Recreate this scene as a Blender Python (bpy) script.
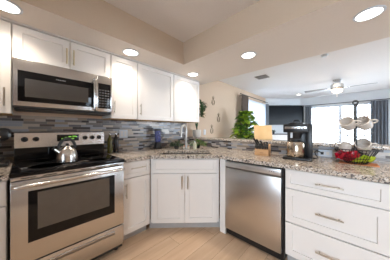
import bpy, bmesh, math, random
from mathutils import Vector, Matrix
for o in list(bpy.data.objects): bpy.data.objects.remove(o)
S = bpy.context.scene
COL = S.collection
PI = math.pi
random.seed(7)

# ---------------------------------------------------------------- camera, world, exposure
CAM_H = 1.22
YAW = math.radians(43.5)                      # heading measured from +X towards +Y
cam_d = bpy.data.cameras.new('camera'); cam = bpy.data.objects.new('camera', cam_d); COL.objects.link(cam)
cam.location = (0, 0, CAM_H)
cam.rotation_euler = (PI/2, 0, YAW - PI/2)
cam_d.sensor_width = 36.0; cam_d.lens = 36.0 * 161.5 / 390.0
cam_d.shift_y = -0.5/390.0
cam_d.clip_start = 0.05
S.camera = cam

W = bpy.data.worlds.new('daylight'); S.world = W; W.use_nodes = True
bg = W.node_tree.nodes['Background']
bg.inputs[0].default_value = (0.80, 0.90, 1.0, 1); bg.inputs[1].default_value = 15.0

S.view_settings.view_transform = 'Standard'; S.view_settings.look = 'None'
S.view_settings.gamma = 1; S.view_settings.use_curve_mapping = False
S.view_settings.exposure = 0.0

CAN_W = 3.5          # watts of every recessed lamp
CAN_COL = (1.0, 0.88, 0.74)

# ---------------------------------------------------------------- node helpers
def new_mat(name):
    m = bpy.data.materials.new(name); m.use_nodes = True
    nt = m.node_tree; return m, nt, nt.nodes['Principled BSDF']
def srgb(r, g, b):
    f = lambda c: (c/255/12.92 if c/255 <= .04045 else ((c/255+.055)/1.055)**2.4)
    return (f(r), f(g), f(b), 1)
def plain(name, col, rough=.5, metal=0, var=.04, scale=12, bump=0, emit=None, es=0, coat=0, spec=.5):
    m, nt, b = new_mat(name); b.inputs['Specular IOR Level'].default_value = spec
    tc = nt.nodes.new('ShaderNodeTexCoord'); n = nt.nodes.new('ShaderNodeTexNoise'); n.inputs['Scale'].default_value = scale
    n.inputs['Detail'].default_value = 3
    nt.links.new(tc.outputs['Object'], n.inputs['Vector'])
    r = nt.nodes.new('ShaderNodeValToRGB'); c = col
    r.color_ramp.elements[0].position = .3; r.color_ramp.elements[1].position = .7
    r.color_ramp.elements[0].color = (c[0]*(1-var), c[1]*(1-var), c[2]*(1-var), 1)
    r.color_ramp.elements[1].color = (min(1, c[0]*(1+var)), min(1, c[1]*(1+var)), min(1, c[2]*(1+var)), 1)
    nt.links.new(n.outputs['Fac'], r.inputs[0]); nt.links.new(r.outputs[0], b.inputs['Base Color'])
    b.inputs['Roughness'].default_value = rough; b.inputs['Metallic'].default_value = metal
    b.inputs['Coat Weight'].default_value = coat
    if bump:
        bp = nt.nodes.new('ShaderNodeBump'); bp.inputs['Strength'].default_value = bump
        nt.links.new(n.outputs['Fac'], bp.inputs['Height']); nt.links.new(bp.outputs[0], b.inputs['Normal'])
    if emit:
        b.inputs['Emission Color'].default_value = emit; b.inputs['Emission Strength'].default_value = es
    return m
def M_(nt, op, a, b=None):
    n = nt.nodes.new('ShaderNodeMath'); n.operation = op
    for i, v in enumerate((a, b)):
        if v is None: continue
        if isinstance(v, (int, float)): n.inputs[i].default_value = v
        else: nt.links.new(v, n.inputs[i])
    return n.outputs[0]
def WN(nt, a, b):
    c = nt.nodes.new('ShaderNodeCombineXYZ'); nt.links.new(a, c.inputs[0])
    if isinstance(b, (int, float)): c.inputs[1].default_value = b
    else: nt.links.new(b, c.inputs[1])
    w = nt.nodes.new('ShaderNodeTexWhiteNoise'); w.noise_dimensions = '2D'; nt.links.new(c.outputs[0], w.inputs['Vector'])
    return w.outputs['Value']
def cells(nt, u, v, h, l, gap):
    row = M_(nt, 'FLOOR', M_(nt, 'DIVIDE', v, h))
    off = M_(nt, 'MULTIPLY', WN(nt, row, 3.3), 7.0)
    lr = M_(nt, 'ADD', M_(nt, 'MULTIPLY', WN(nt, row, 9.1), l*.9), l*.6)
    uu = M_(nt, 'ADD', M_(nt, 'DIVIDE', u, lr), off)
    cell = M_(nt, 'FLOOR', uu)
    rnd = WN(nt, cell, row)
    fu = M_(nt, 'MULTIPLY', M_(nt, 'FRACT', uu), lr)
    fv = M_(nt, 'MULTIPLY', M_(nt, 'FRACT', M_(nt, 'DIVIDE', v, h)), h)
    g = M_(nt, 'MAXIMUM', M_(nt, 'LESS_THAN', fu, gap), M_(nt, 'LESS_THAN', fv, gap))
    return rnd, g
def ramp(nt, fac, stops, const=True):
    r = nt.nodes.new('ShaderNodeValToRGB'); e = r.color_ramp
    if const: e.interpolation = 'CONSTANT'
    while len(e.elements) < len(stops): e.elements.new(.5)
    for i, (p, c) in enumerate(stops): e.elements[i].position = p; e.elements[i].color = c
    nt.links.new(fac, r.inputs[0]); return r.outputs[0]
def mixc(nt, f, a, b, mode='MIX'):
    n = nt.nodes.new('ShaderNodeMix'); n.data_type = 'RGBA'; n.blend_type = mode
    for s, v in ((0, f), (6, a), (7, b)):
        if isinstance(v, (int, float)): n.inputs[s].default_value = v
        elif isinstance(v, tuple): n.inputs[s].default_value = v
        else: nt.links.new(v, n.inputs[s])
    return n.outputs[2]
def pos(nt):
    g = nt.nodes.new('ShaderNodeNewGeometry'); s = nt.nodes.new('ShaderNodeSeparateXYZ')
    nt.links.new(g.outputs['Position'], s.inputs[0]); return g.outputs['Position'], s.outputs

def mat_mosaic():
    m, nt, b = new_mat('linear_mosaic')
    P, s = pos(nt)
    u = M_(nt, 'ADD', M_(nt, 'ADD', s[0], s[1]), 20.0)
    rnd, g = cells(nt, u, M_(nt, 'ADD', s[2], 1.003), .0265, .125, .0018)
    c = ramp(nt, rnd, [(0, srgb(190,178,166)), (.16, srgb(156,142,128)), (.30, srgb(128,122,120)), (.42, srgb(178,164,148)),
                       (.56, srgb(102,100,104)), (.66, srgb(148,152,160)), (.76, srgb(84,72,68)), (.84, srgb(178,172,168)), (.91, srgb(54,48,48))])
    c = mixc(nt, g, c, srgb(178,172,164))
    nt.links.new(c, b.inputs['Base Color'])
    nt.links.new(M_(nt, 'ADD', M_(nt, 'MULTIPLY', rnd, .25), .15), b.inputs['Roughness'])
    return m
def mat_granite():
    m, nt, b = new_mat('granite')
    P, s = pos(nt)
    v1 = nt.nodes.new('ShaderNodeTexVoronoi'); v1.inputs['Scale'].default_value = 105; nt.links.new(P, v1.inputs['Vector'])
    sp = nt.nodes.new('ShaderNodeSeparateColor'); nt.links.new(v1.outputs['Color'], sp.inputs[0])
    n = nt.nodes.new('ShaderNodeTexNoise'); n.inputs['Scale'].default_value = 26; n.inputs['Detail'].default_value = 4; nt.links.new(P, n.inputs['Vector'])
    f = M_(nt, 'ADD', M_(nt, 'MULTIPLY', sp.outputs[0], .75), M_(nt, 'MULTIPLY', M_(nt, 'SUBTRACT', n.outputs['Fac'], .5), 1.1))
    f = M_(nt, 'ADD', f, .12)
    c = ramp(nt, f, [(0, srgb(52,46,46)), (.14, srgb(104,98,96)), (.28, srgb(160,148,136)), (.42, srgb(206,196,184)),
                     (.58, srgb(180,164,146)), (.72, srgb(222,214,204)), (.86, srgb(120,112,106))])
    nt.links.new(c, b.inputs['Base Color']); b.inputs['Roughness'].default_value = .16
    return m
def mat_planks():
    m, nt, b = new_mat('oak_planks')
    P, s = pos(nt)
    rnd, g = cells(nt, M_(nt, 'ADD', s[0], 20.0), M_(nt, 'ADD', s[1], 20.0), .182, 1.1, .0025)
    mp = nt.nodes.new('ShaderNodeMapping'); mp.inputs['Scale'].default_value = (1.2, 12, 1); nt.links.new(P, mp.inputs['Vector'])
    ad = nt.nodes.new('ShaderNodeVectorMath'); ad.operation = 'ADD'; nt.links.new(mp.outputs[0], ad.inputs[0])
    cx = nt.nodes.new('ShaderNodeCombineXYZ'); nt.links.new(M_(nt, 'MULTIPLY', rnd, 40.0), cx.inputs[2]); nt.links.new(cx.outputs[0], ad.inputs[1])
    n = nt.nodes.new('ShaderNodeTexNoise'); n.inputs['Scale'].default_value = 1.4; n.inputs['Detail'].default_value = 5; nt.links.new(ad.outputs[0], n.inputs['Vector'])
    c = ramp(nt, n.outputs['Fac'], [(.3, srgb(204,172,142)), (.55, srgb(216,186,156)), (.75, srgb(226,200,172))], False)
    t = ramp(nt, rnd, [(0, (.84,.83,.82,1)), (.5, (.95,.94,.93,1)), (1, (1,1,1,1))], False)
    c = mixc(nt, 1.0, c, t, 'MULTIPLY')
    c = mixc(nt, g, c, srgb(140,108,80))
    nt.links.new(c, b.inputs['Base Color']); b.inputs['Roughness'].default_value = .42
    return m
def mat_steel(name, col=(.60,.585,.57,1), rough=.26, vertical=True):
    m, nt, b = new_mat(name)
    tc = nt.nodes.new('ShaderNodeTexCoord')
    mp = nt.nodes.new('ShaderNodeMapping'); mp.inputs['Scale'].default_value = (3, 3, 260) if vertical else (160, 160, 2)
    nt.links.new(tc.outputs['Object'], mp.inputs['Vector'])
    n = nt.nodes.new('ShaderNodeTexNoise'); n.inputs['Scale'].default_value = 1; nt.links.new(mp.outputs[0], n.inputs['Vector'])
    nt.links.new(M_(nt, 'ADD', M_(nt, 'MULTIPLY', n.outputs['Fac'], .05), rough-.025), b.inputs['Roughness'])
    b.inputs['Base Color'].default_value = col; b.inputs['Metallic'].default_value = 1
    b.inputs['Anisotropic'].default_value = .4
    return m
def mat_pane():
    m, nt, b = new_mat('window_glass'); nt.nodes.remove(b)
    out = nt.nodes['Material Output']
    t = nt.nodes.new('ShaderNodeBsdfTransparent'); t.inputs[0].default_value = (.96,.98,1,1)
    g = nt.nodes.new('ShaderNodeBsdfGlossy'); g.inputs['Roughness'].default_value = .02
    f = nt.nodes.new('ShaderNodeFresnel'); mx = nt.nodes.new('ShaderNodeMixShader')
    nt.links.new(f.outputs[0], mx.inputs[0]); nt.links.new(t.outputs[0], mx.inputs[1]); nt.links.new(g.outputs[0], mx.inputs[2])
    nt.links.new(mx.outputs[0], out.inputs[0]); return m
def mat_wood(name, a, b_, sc=(2, 2, 30), rough=.45):
    m, nt, b = new_mat(name)
    tc = nt.nodes.new('ShaderNodeTexCoord'); mp = nt.nodes.new('ShaderNodeMapping'); mp.inputs['Scale'].default_value = sc
    nt.links.new(tc.outputs['Object'], mp.inputs['Vector'])
    n = nt.nodes.new('ShaderNodeTexNoise'); n.inputs['Scale'].default_value = 3; nt.links.new(mp.outputs[0], n.inputs['Vector'])
    nt.links.new(ramp(nt, n.outputs['Fac'], [(.3, a), (.7, b_)], False), b.inputs['Base Color']); b.inputs['Roughness'].default_value = rough
    return m
def mat_clear(name, tint, alpha):
    m, nt, b = new_mat(name); b.inputs['Base Color'].default_value = tint; b.inputs['Roughness'].default_value = .06
    n = nt.nodes.new('ShaderNodeTexNoise'); n.inputs['Scale'].default_value = 8
    nt.links.new(M_(nt, 'ADD', M_(nt, 'MULTIPLY', n.outputs['Fac'], .1), alpha-.05), b.inputs['Alpha'])
    return m

white = plain('cabinet_white', srgb(232,228,224), .38, var=.012, scale=3)
wallm = plain('painted_wall_greige', srgb(214,190,166), .8, var=.012, scale=4)
wallg = plain('painted_wall_grey', srgb(212,216,220), .8, var=.012, scale=4)
ceilm = plain('painted_ceiling', srgb(224,217,212), .85, var=.012, scale=60, bump=.04)
ceill = plain('painted_ceiling_white', srgb(238,238,240), .85, var=.012, scale=60, bump=.04)
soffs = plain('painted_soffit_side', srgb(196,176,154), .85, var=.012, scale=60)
soffm = plain('painted_soffit', srgb(228,219,211), .85, var=.012, scale=60, bump=.03)
mosaic, granite, planks = mat_mosaic(), mat_granite(), mat_planks()
steel = mat_steel('brushed_stainless'); steelv = mat_steel('brushed_stainless_upright', rough=.3, vertical=False)
steeldk = mat_steel('dark_stainless', (.28,.27,.26,1), .35)
chrome = plain('chrome', (.75,.75,.75,1), .1, 1, var=.02)
satin = plain('satin_steel', (.62,.60,.57,1), .24, 1, var=.02)
fauc = plain('brushed_nickel', (.46,.44,.41,1), .35, 1, var=.02)
nickel = plain('satin_nickel', (.56,.50,.42,1), .3, 1, var=.03)
brass = plain('pale_brass', (.66,.56,.36,1), .3, 1, var=.03)
blk = plain('black_plastic', (.009,.009,.010,1), .35, var=.1)
blkgl = plain('black_glass', (.005,.005,.006,1), .07, var=.1, spec=.3)
ovgl = plain('oven_window_glass', (.07,.062,.055,1), .09, var=.05, coat=1)
grey = plain('grey_trim', srgb(182,180,178), .5)
dgrey = plain('charcoal_plastic', (.04,.042,.045,1), .4)
tanp = plain('unpainted_maple', srgb(196,160,112), .6)
pane = mat_pane()
vinyl = plain('white_vinyl', srgb(214,222,232), .45, var=.01)
curt = plain('slate_curtain', srgb(110,116,124), .9, var=.1, scale=40)
curtb = plain('taupe_curtain', srgb(112,100,92), .9, var=.1, scale=40)
bamboo = mat_wood('bamboo', srgb(232,190,132), srgb(244,208,154), (2,30,2))
blockw = mat_wood('block_wood', srgb(200,148,98), srgb(218,172,122))
leafm = plain('leaf_green', srgb(84,128,44), .42, var=.5, scale=9)
leafb = plain('bright_leaf_green', srgb(176,208,66), .42, var=.4, scale=7)
leafd = plain('dark_leaf_green', srgb(52,84,44), .45, var=.4, scale=9)
stemm = plain('plant_stem', srgb(84,66,46), .8)
potm = plain('white_ceramic', srgb(214,208,200), .35)
mugm = plain('speckled_stoneware', srgb(214,206,198), .35, var=.08, scale=60)
redm = plain('red_wrapper', srgb(170,18,42), .3, var=.55, scale=50)
limem = plain('lime_wrapper', srgb(176,196,44), .35, var=.4, scale=50)
orangem = plain('orange_cloth', srgb(196,128,84), .8, var=.15, scale=40)
lens = plain('lamp_lens', (1,1,1,1), .5, emit=(1,.90,.76,1), es=9)
fanlens = plain('fan_lamp_lens', (1,1,1,1), .5, emit=(1,.86,.66,1), es=3.0)
fanm = plain('fan_blade_grey', srgb(150,152,158), .5)

# ---------------------------------------------------------------- mesh helpers
class MB:
    def __init__(s): s.bm = bmesh.new()
    def box(s, x0, x1, y0, y1, z0, z1, bev=0, mat=None):
        g = bmesh.ops.create_cube(s.bm, size=1)['verts']
        for v in g: v.co = Vector(((x0+x1)/2 + v.co.x*(x1-x0), (y0+y1)/2 + v.co.y*(y1-y0), (z0+z1)/2 + v.co.z*(z1-z0)))
        if bev:
            ed = list({e for v in g for e in v.link_edges})
            r = bmesh.ops.bevel(s.bm, geom=ed, offset=bev, segments=2, affect='EDGES', profile=.5)
            g = list({v for f in r['faces'] for v in f.verts})
        if mat is not None:
            for v in g: v.co = mat @ v.co
        return s
    def ring(s, c, ax, ay, r, n):
        return [s.bm.verts.new(c + ax*(r*math.cos(2*PI*i/n)) + ay*(r*math.sin(2*PI*i/n))) for i in range(n)]
    def bridge(s, a, b):
        n = len(a)
        for i in range(n): s.bm.faces.new((a[i], a[(i+1) % n], b[(i+1) % n], b[i]))
    def cyl(s, p0, p1, r0, r1=None, n=16, caps=True):
        p0, p1 = Vector(p0), Vector(p1); r1 = r0 if r1 is None else r1
        d = (p1-p0).normalized(); ax = d.orthogonal().normalized(); ay = d.cross(ax)
        a = s.ring(p0, ax, ay, r0, n); b = s.ring(p1, ax, ay, r1, n); s.bridge(a, b)
        if caps: s.bm.faces.new(a[::-1]); s.bm.faces.new(b)
        return s
    def tube(s, pts, r, n=8, closed=False):
        pts = [Vector(p) for p in pts]; m = len(pts); rings = []; ax = None
        for i, p in enumerate(pts):
            if closed: d = (pts[(i+1) % m]-pts[i-1]).normalized()
            else: d = (pts[min(i+1, m-1)]-pts[max(i-1, 0)]).normalized()
            if ax is None: ax = d.orthogonal().normalized()
            ax = (ax - d*ax.dot(d)).normalized()
            rr = r[i] if isinstance(r, (list, tuple)) else r
            rings.append(s.ring(p, ax, d.cross(ax), rr, n))
        for i in range(m-1): s.bridge(rings[i], rings[i+1])
        if closed: s.bridge(rings[-1], rings[0])
        else: s.bm.faces.new(rings[0][::-1]); s.bm.faces.new(rings[-1])
        return s
    def lathe(s, prof, c=(0,0,0), n=28, mat=None):
        c = Vector(c); vs0 = len(s.bm.verts); rings = []; allv = []
        for r, z in prof:
            rg = [s.bm.verts.new(c + Vector((max(r, .0004)*math.cos(2*PI*i/n), max(r, .0004)*math.sin(2*PI*i/n), z))) for i in range(n)]
            rings.append(rg); allv += rg
        for a, b in zip(rings, rings[1:]): s.bridge(a, b)
        s.bm.faces.new(rings[0][::-1]); s.bm.faces.new(rings[-1])
        if mat is not None:
            for v in allv: v.co = mat @ v.co
        return s
    def prism(s, poly, z0, z1):
        a = [s.bm.verts.new((x, y, z0)) for x, y in poly]; b = [s.bm.verts.new((x, y, z1)) for x, y in poly]
        s.bridge(a, b); s.bm.faces.new(a[::-1]); s.bm.faces.new(b); return s
    def profx(s, poly, x0, x1):            # poly in (y,z) swept along x
        a = [s.bm.verts.new((x0, y, z)) for y, z in poly]; b = [s.bm.verts.new((x1, y, z)) for y, z in poly]
        s.bridge(a, b); s.bm.faces.new(a[::-1]); s.bm.faces.new(b); return s
    def build(s, name, mat, parent=None, smooth=True, loc=None):
        bmesh.ops.recalc_face_normals(s.bm, faces=s.bm.faces)
        me = bpy.data.meshes.new(name); s.bm.to_mesh(me); s.bm.free()
        me.materials.append(mat)
        if smooth:
            for p in me.polygons: p.use_smooth = True
            me.set_sharp_from_angle(angle=math.radians(35))
        o = bpy.data.objects.new(name, me); COL.objects.link(o)
        if parent: o.parent = parent
        if loc: o.location = loc
        return o
def tag(o, label, cat, group=None):
    o['label'] = label; o['category'] = cat
    if group: o['group'] = group
    return o
def thing(name, label, cat, loc=(0,0,0), rz=0, group=None):
    o = bpy.data.objects.new(name, None); COL.objects.link(o); o.empty_display_size = .1
    o.location = loc; o.rotation_euler = (0, 0, rz); return tag(o, label, cat, group)
def struct(o, label=None):
    o['kind'] = 'structure'
    if label: o['label'] = label
    return o
def box(name, mat, parent, *a, bev=0): return MB().box(*a, bev=bev).build(name, mat, parent)
def copy_tree(o, parent=None):
    c = o.copy(); COL.objects.link(c); c.parent = parent
    for ch in [k for k in bpy.data.objects if k.parent == o]: copy_tree(ch, c)
    return c

# ---------------------------------------------------------------- the room
XW, XE, YN, YS, ZC, ZS = -2.4, 7.47, 2.35, -3.2, 2.44, 2.13
struct(box('floor', planks, None, XW-.15, XE+.15, YS-.15, YN+.15, -.1, 0), 'light oak plank floor')
struct(MB().box(XW-.15, 2.42, YS-.15, YN+.15, ZC, ZC+.1).build('ceiling', ceilm), 'pale tray ceiling over the kitchen')
struct(MB().box(2.42, XE+.15, YS-.15, YN+.15, ZC, ZC+.1).build('ceiling', ceill), 'white ceiling over the living area')
NX0, NX1, NZ0, NZ1 = 4.74, 6.34, .12, 2.15
m = MB(); m.box(XW-.15, NX0, YN, YN+.15, 0, ZC); m.box(NX1, 6.56, YN, YN+.15, 0, ZC); m.box(NX0, NX1, YN, YN+.15, 0, NZ0); m.box(NX0, NX1, YN, YN+.15, NZ1, ZC)
struct(m.build('wall_north', wallm, smooth=False), 'greige wall behind the range and the key-shaped wall ornaments')
struct(MB().prism([(6.48,YN),(XE,1.36),(XE+.15,1.36),(XE+.15,YN+.15),(6.56,YN+.15)], 0, ZC).build('wall_northeast', wallg, smooth=False), 'pale grey diagonal wall carrying the television')
EY0, EY1, EZ0, EZ1 = -.66, 1.05, .72, 2.07
m = MB(); m.box(XE, XE+.15, YS, EY0, 0, ZC); m.box(XE, XE+.15, EY1, 1.36, 0, ZC); m.box(XE, XE+.15, EY0, EY1, 0, EZ0); m.box(XE, XE+.15, EY0, EY1, EZ1, ZC)
struct(m.build('wall_east', wallg, smooth=False), 'pale grey far wall around the wide window')
def holed(name, mat, horiz, a0, a1, b0, b1, holes, z0, z1):
    m = MB(); u = a0
    def bx(u0, u1, q0, q1):
        if horiz == 'x': m.box(u0, u1, b0, b1, q0, q1)
        else: m.box(b0, b1, u0, u1, q0, q1)
    for h0, h1 in holes: bx(u, h0, 0, ZC); bx(h0, h1, 0, z0); bx(h0, h1, z1, ZC); u = h1
    bx(u, a1, 0, ZC)
    return struct(m.build(name, mat, smooth=False))
SWIN = [(3.2, 7.0)]; WWIN = [(-2.5, .1)]
holed('wall_south', wallm, 'x', XW, XE, YS-.15, YS, SWIN, .15, 2.1)
holed('wall_west', wallm, 'y', YS, YN, XW-.15, XW, WWIN, .5, 2.1)
def portal(x, y, z, rot, w, h):
    L = bpy.data.lights.new('daylight_portal', 'AREA'); L.shape = 'RECTANGLE'; L.size = w; L.size_y = h; L.cycles.is_portal = True
    o = bpy.data.objects.new('daylight_portal', L); COL.objects.link(o); o.location = (x, y, z); o.rotation_euler = rot
portal(5.1, YS-.2, 1.125, (PI/2, 0, 0), 3.8, 1.95)
portal(XW-.2, -1.2, 1.3, (PI/2, 0, -PI/2), 2.6, 1.6)
portal(XE+.2, .2, 1.4, (PI/2, 0, PI/2), 1.7, 1.35); portal(5.54, YN+.2, 1.13, (PI/2, 0, PI), 1.6, 2.0)
sof = struct(MB().prism([(XW,1.677),(1.531,1.677),(1.531,YS),(2.47,YS),(2.47,YN),(XW,YN)], ZS, ZC).build('trim_1', soffm, smooth=False), 'dropped ceiling soffit around the kitchen tray')
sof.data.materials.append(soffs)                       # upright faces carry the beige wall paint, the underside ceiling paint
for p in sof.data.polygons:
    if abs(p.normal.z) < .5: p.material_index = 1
struct(box('wall_peninsula', wallm, None, 2.235, 2.40, -.87, YN, 0, 1.038), 'low wall behind the peninsula counter')
struct(box('trim_2', mosaic, None, XW, 2.225, 2.342, YN, .60, 1.36), 'grey linear mosaic backsplash behind the range')
struct(box('trim_3', mosaic, None, 2.225, 2.235, -.87, 2.342, .9, 1.038), 'grey linear mosaic backsplash under the bar ledge')
m = MB(); m.box(2.5, NX0-.1, YN-.015, YN, 0, .10); m.box(6.35, 6.48, YN-.015, YN, 0, .10)
struct(m.build('baseboard_north', white)); struct(box('baseboard_east', white, None, XE-.015, XE, YS, 1.36, 0, .10))

def window(name, horiz, a0, a1, z0, z1, base, vs, hs, grid, label):
    """frame in the wall plane. horiz 'x' (wall along x at y=base) or 'y' (wall along y at x=base)"""
    def bx(m, u0, u1, d0, d1, q0, q1):
        if horiz == 'x': m.box(u0, u1, base+d0, base+d1, q0, q1)
        else: m.box(base+d0, base+d1, u0, u1, q0, q1)
    m = MB(); t = .05
    bx(m, a0, a0+t, .01, .10, z0, z1); bx(m, a1-t, a1, .01, .10, z0, z1); bx(m, a0+t, a1-t, .01, .10, z0, z0+t); bx(m, a0+t, a1-t, .01, .10, z1-t, z1)
    for v in vs: bx(m, v-.04, v+.04, .01, .10, z0+t, z1-t)
    f = struct(m.build(name, vinyl, smooth=False), label)
    m = MB()
    for q in hs: bx(m, a0+t, a1-t, .03, .08, q-.025, q+.025)
    if hs: m.build('check_rail', vinyl, f, smooth=False)
    m = MB(); ed = [a0] + list(vs) + [a1]
    for l, r in zip(ed, ed[1:]):
        for k in ((1, 2) if grid < 2 else ()):
            u = l+(r-l)*k/3; bx(m, u-.012, u+.012, .05, .065, z0+t, z1-t)
    q = z0
    while q < z1-.1:
        q += grid; bx(m, a0+t, a1-t, .052, .063, q-.012, q+.012)
    m.build('muntin_grid', vinyl, f, smooth=False)
    m = MB(); bx(m, a0+t, a1-t, .066, .070, z0+t, z1-t); m.build('glass_pane', pane, f, smooth=False)
window('window_1', 'x', NX0, NX1, NZ0, NZ1, YN, [], [], 9, 'tall bright window beside the leafy plant')
window('window_2', 'y', EY0, EY1, EZ0, EZ1, XE, [.20], [1.28], .27, 'wide bright window with white grid behind the mug tree')
window('window_3', 'x', SWIN[0][0], SWIN[0][1], .15, 2.1, YS-.12, [5.1], [], 3, 'wide window on the south side of the living area')  # unseen opening, added to bring more daylight into the living area
window('window_4', 'y', WWIN[0][0], WWIN[0][1], .5, 2.1, XW-.12, [-1.2], [], 3, 'window at the left behind the photographer')  # unseen opening, added and widened for cool fill daylight in the kitchen
struct(box('window_sill', vinyl, None, XE-.06, XE, EY0-.05, EY1+.05, EZ0-.03, EZ0), 'white sill under the wide window')
ext = plain('pale_paving', srgb(190,196,198), .9, var=.1, scale=1)
struct(box('ground_outside', ext, None, -6, 30, -20, 26, -.5, -.3), 'pale ground outside')

# ---------------------------------------------------------------- recessed lamps
def downlight(x, y, z, label, grp, r=.075, lit=CAN_W, col=CAN_COL):
    t = thing('recessed_downlight', label, 'ceiling light', (x, y, z), 0, grp)
    MB().lathe([(r*1.22, -.001), (r*1.22, -.006), (r, -.008), (r, -.001)]).build('trim_ring', vinyl, t)
    MB().lathe([(0, -.0045), (r*.98, -.0045), (r*.98, -.001), (0, -.001)]).build('lens', lens, t)
    L = bpy.data.lights.new('lamp', 'AREA'); L.shape = 'DISK'; L.size = r*1.7; L.energy = lit; L.color = col; L.spread = math.radians(125)
    lo = bpy.data.objects.new('lamp', L); COL.objects.link(lo); lo.parent = t; lo.location = (0, 0, -.012); lo.visible_camera = False
    return t
G = 'recessed lights in the dropped soffit'
downlight(-.10, 1.82, ZS, 'round recessed light above the left edge cabinet, partly cut off', G)
downlight(.86, 1.86, ZS, 'round recessed light above the narrow wall cabinet right of the microwave', G)
downlight(1.905, 1.855, ZS, 'round recessed light in the soffit corner above the sink', G)
downlight(1.88, .884, ZS, 'round recessed light in the soffit above the dishwasher', G)
downlight(1.86, -.117, ZS, 'round recessed light in the soffit at upper right, largest one seen whole', G)
downlight(6.58, 1.25, ZC, 'small far recessed light in the living area ceiling near the television', None, .06, 3)
# unseen lamps added for extra light in the kitchen part behind the photographer
for k, (x, y) in enumerate([(1.86,-1.15), (-.9,.3), (.2,-.9)]):
    downlight(x, y, ZS if k == 0 else ZC, ['recessed light in the soffit behind the photographer', 'recessed light in the kitchen tray, behind the photographer to the left', 'recessed light in the kitchen tray, straight behind the photographer'][k], 'recessed lights behind the photographer')

# ---------------------------------------------------------------- cabinets
def shaker(m, x0, x1, z0, z1, y=0., t=.02, st=.055):
    """a framed door or drawer front whose face lies at y, going back by t"""
    bm = m.bm
    def rect(a, b, c, d, yy): return [bm.verts.new((a, yy, c)), bm.verts.new((b, yy, c)), bm.verts.new((b, yy, d)), bm.verts.new((a, yy, d))]
    e = .0025
    R = [rect(x0, x1, z0, z1, y+t), rect(x0, x1, z0, z1, y+e), rect(x0+e, x1-e, z0+e, z1-e, y), rect(x0+st, x1-st, z0+st, z1-st, y), rect(x0+st+.002, x1-st-.002, z0+st+.002, z1-st-.002, y+.012)]
    for a, b in zip(R, R[1:]): m.bridge(a, b)
    bm.faces.new(R[0][::-1]); bm.faces.new(R[-1])
def bar_handle(m, p0, p1, stand=.03, r=.006):
    p0, p1 = Vector(p0), Vector(p1); d = Vector((0, -stand, 0)); ax = (p1-p0)
    m.cyl(p0+d, p1+d, r, n=10)
    for k in (.16, .84): m.cyl(p0+ax*k, p0+ax*k+d, r*.8, n=8)
def door(parent, x0, x1, z0, z1, hx=None, hz=None, mat=None, name='door', st=.055, hh=False):
    m = MB(); shaker(m, x0, x1, z0, z1, st=st); d = m.build(name, white, parent, smooth=False)
    if hx is not None:
        m = MB()
        if hh: bar_handle(m, (hx-.083, 0, hz), (hx+.083, 0, hz))
        else: bar_handle(m, (hx, 0, hz), (hx, 0, hz+.15))
        m.build('handle', mat or nickel, d)
    return d
def base_cab(label, loc, rz, w, left_handle=True, drawers=None, hollow=False, depth=.60, group='white base cabinets'):
    """local x 0..w, y 0 = door face, going back"""
    t = thing('base_cabinet', label, 'cabinet', loc, rz, group); g = .003
    m = MB()
    m.box(0, w, .022, depth, .105, .874)
    m.build('cabinet_body', white, t, smooth=False)
    box('toe_kick', grey, t, 0, w, .09, .105, 0, .105)
    return t
EPS = .002
# cabinet left of the range
t = base_cab('white base cabinet at the left photo edge, left of the range', (-.49, 1.70, 0), 0, .405)
door(t, .003, .402, .702, .868, .2, .785, name='drawer_front', st=.04, hh=True); door(t, .003, .402, .108, .692, .05, .50)
# cabinet right of the range
t = base_cab('narrow white base cabinet between the range and the sink cabinet', (.697, 1.70, 0), 0, .323)
door(t, .003, .32, .702, .868, .165, .80, name='drawer_front', st=.04, hh=True)
door(t, .003, .32, .108, .692, .034, .50)
# corner sink cabinet (diagonal)
t = thing('sink_cabinet', 'white diagonal corner sink cabinet with two doors below a false drawer front', 'cabinet', (1.02, 1.70, 0), -PI/4)
w = .82
m = MB(); m.box(.0, .018, .022, .40, .105, .874); m.box(w-.018, w, .022, .40, .105, .874); m.box(.018, w-.018, .022, .50, .105, .125)
m.box(.018, .04, .022, .04, .125, .874); m.box(w-.04, w-.018, .022, .04, .125, .874); m.box(.04, w-.04, .022, .04, .69, .71); m.box(.04, w-.04, .022, .04, .85, .874)
m.build('cabinet_body', white, t, smooth=False)
box('toe_kick', grey, t, -.03, w+.03, .09, .105, 0, .105)
door(t, .025, w-.025, .702, .862, name='false_drawer_front', st=.04)
door(t, .025, w/2-.002, .108, .692, w/2-.035, .52); door(t, w/2+.002, w-.025, .108, .692, w/2+.035, .52)
m = MB(); m.prism([(w-.006, -.001), (w+.0, .022), (w, .0)], .105, .874) if False else None
# filler between the sink cabinet and the dishwasher, in world axes
f = MB(); f.box(1.612, 1.63, 1.04, 1.118, .0, .874)
f.box(1.618, 2.2, 1.04, 1.052, .0, .874)
tag(f.build('filler_panel', white, smooth=False), 'narrow white filler panel between the sink cabinet and dishwasher', 'panel')
# drawer cabinet in the peninsula
t = base_cab('wide white base cabinet with three drawers right of the dishwasher', (1.60, .412, 0), -PI/2, .612)
for z0, z1, st in ((.707, .868, .04), (.408, .697, .055), (.112, .398, .055)):
    door(t, .004, .608, z0, z1, .306, (z0+z1)/2, name='drawer', st=st, hh=True)
t = base_cab('white base cabinet at the end of the peninsula, beyond the right photo edge', (1.60, -.202, 0), -PI/2, .66)
door(t, .004, .328, .108, .868, .29, .55); door(t, .332, .656, .108, .868, .37, .55)

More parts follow.
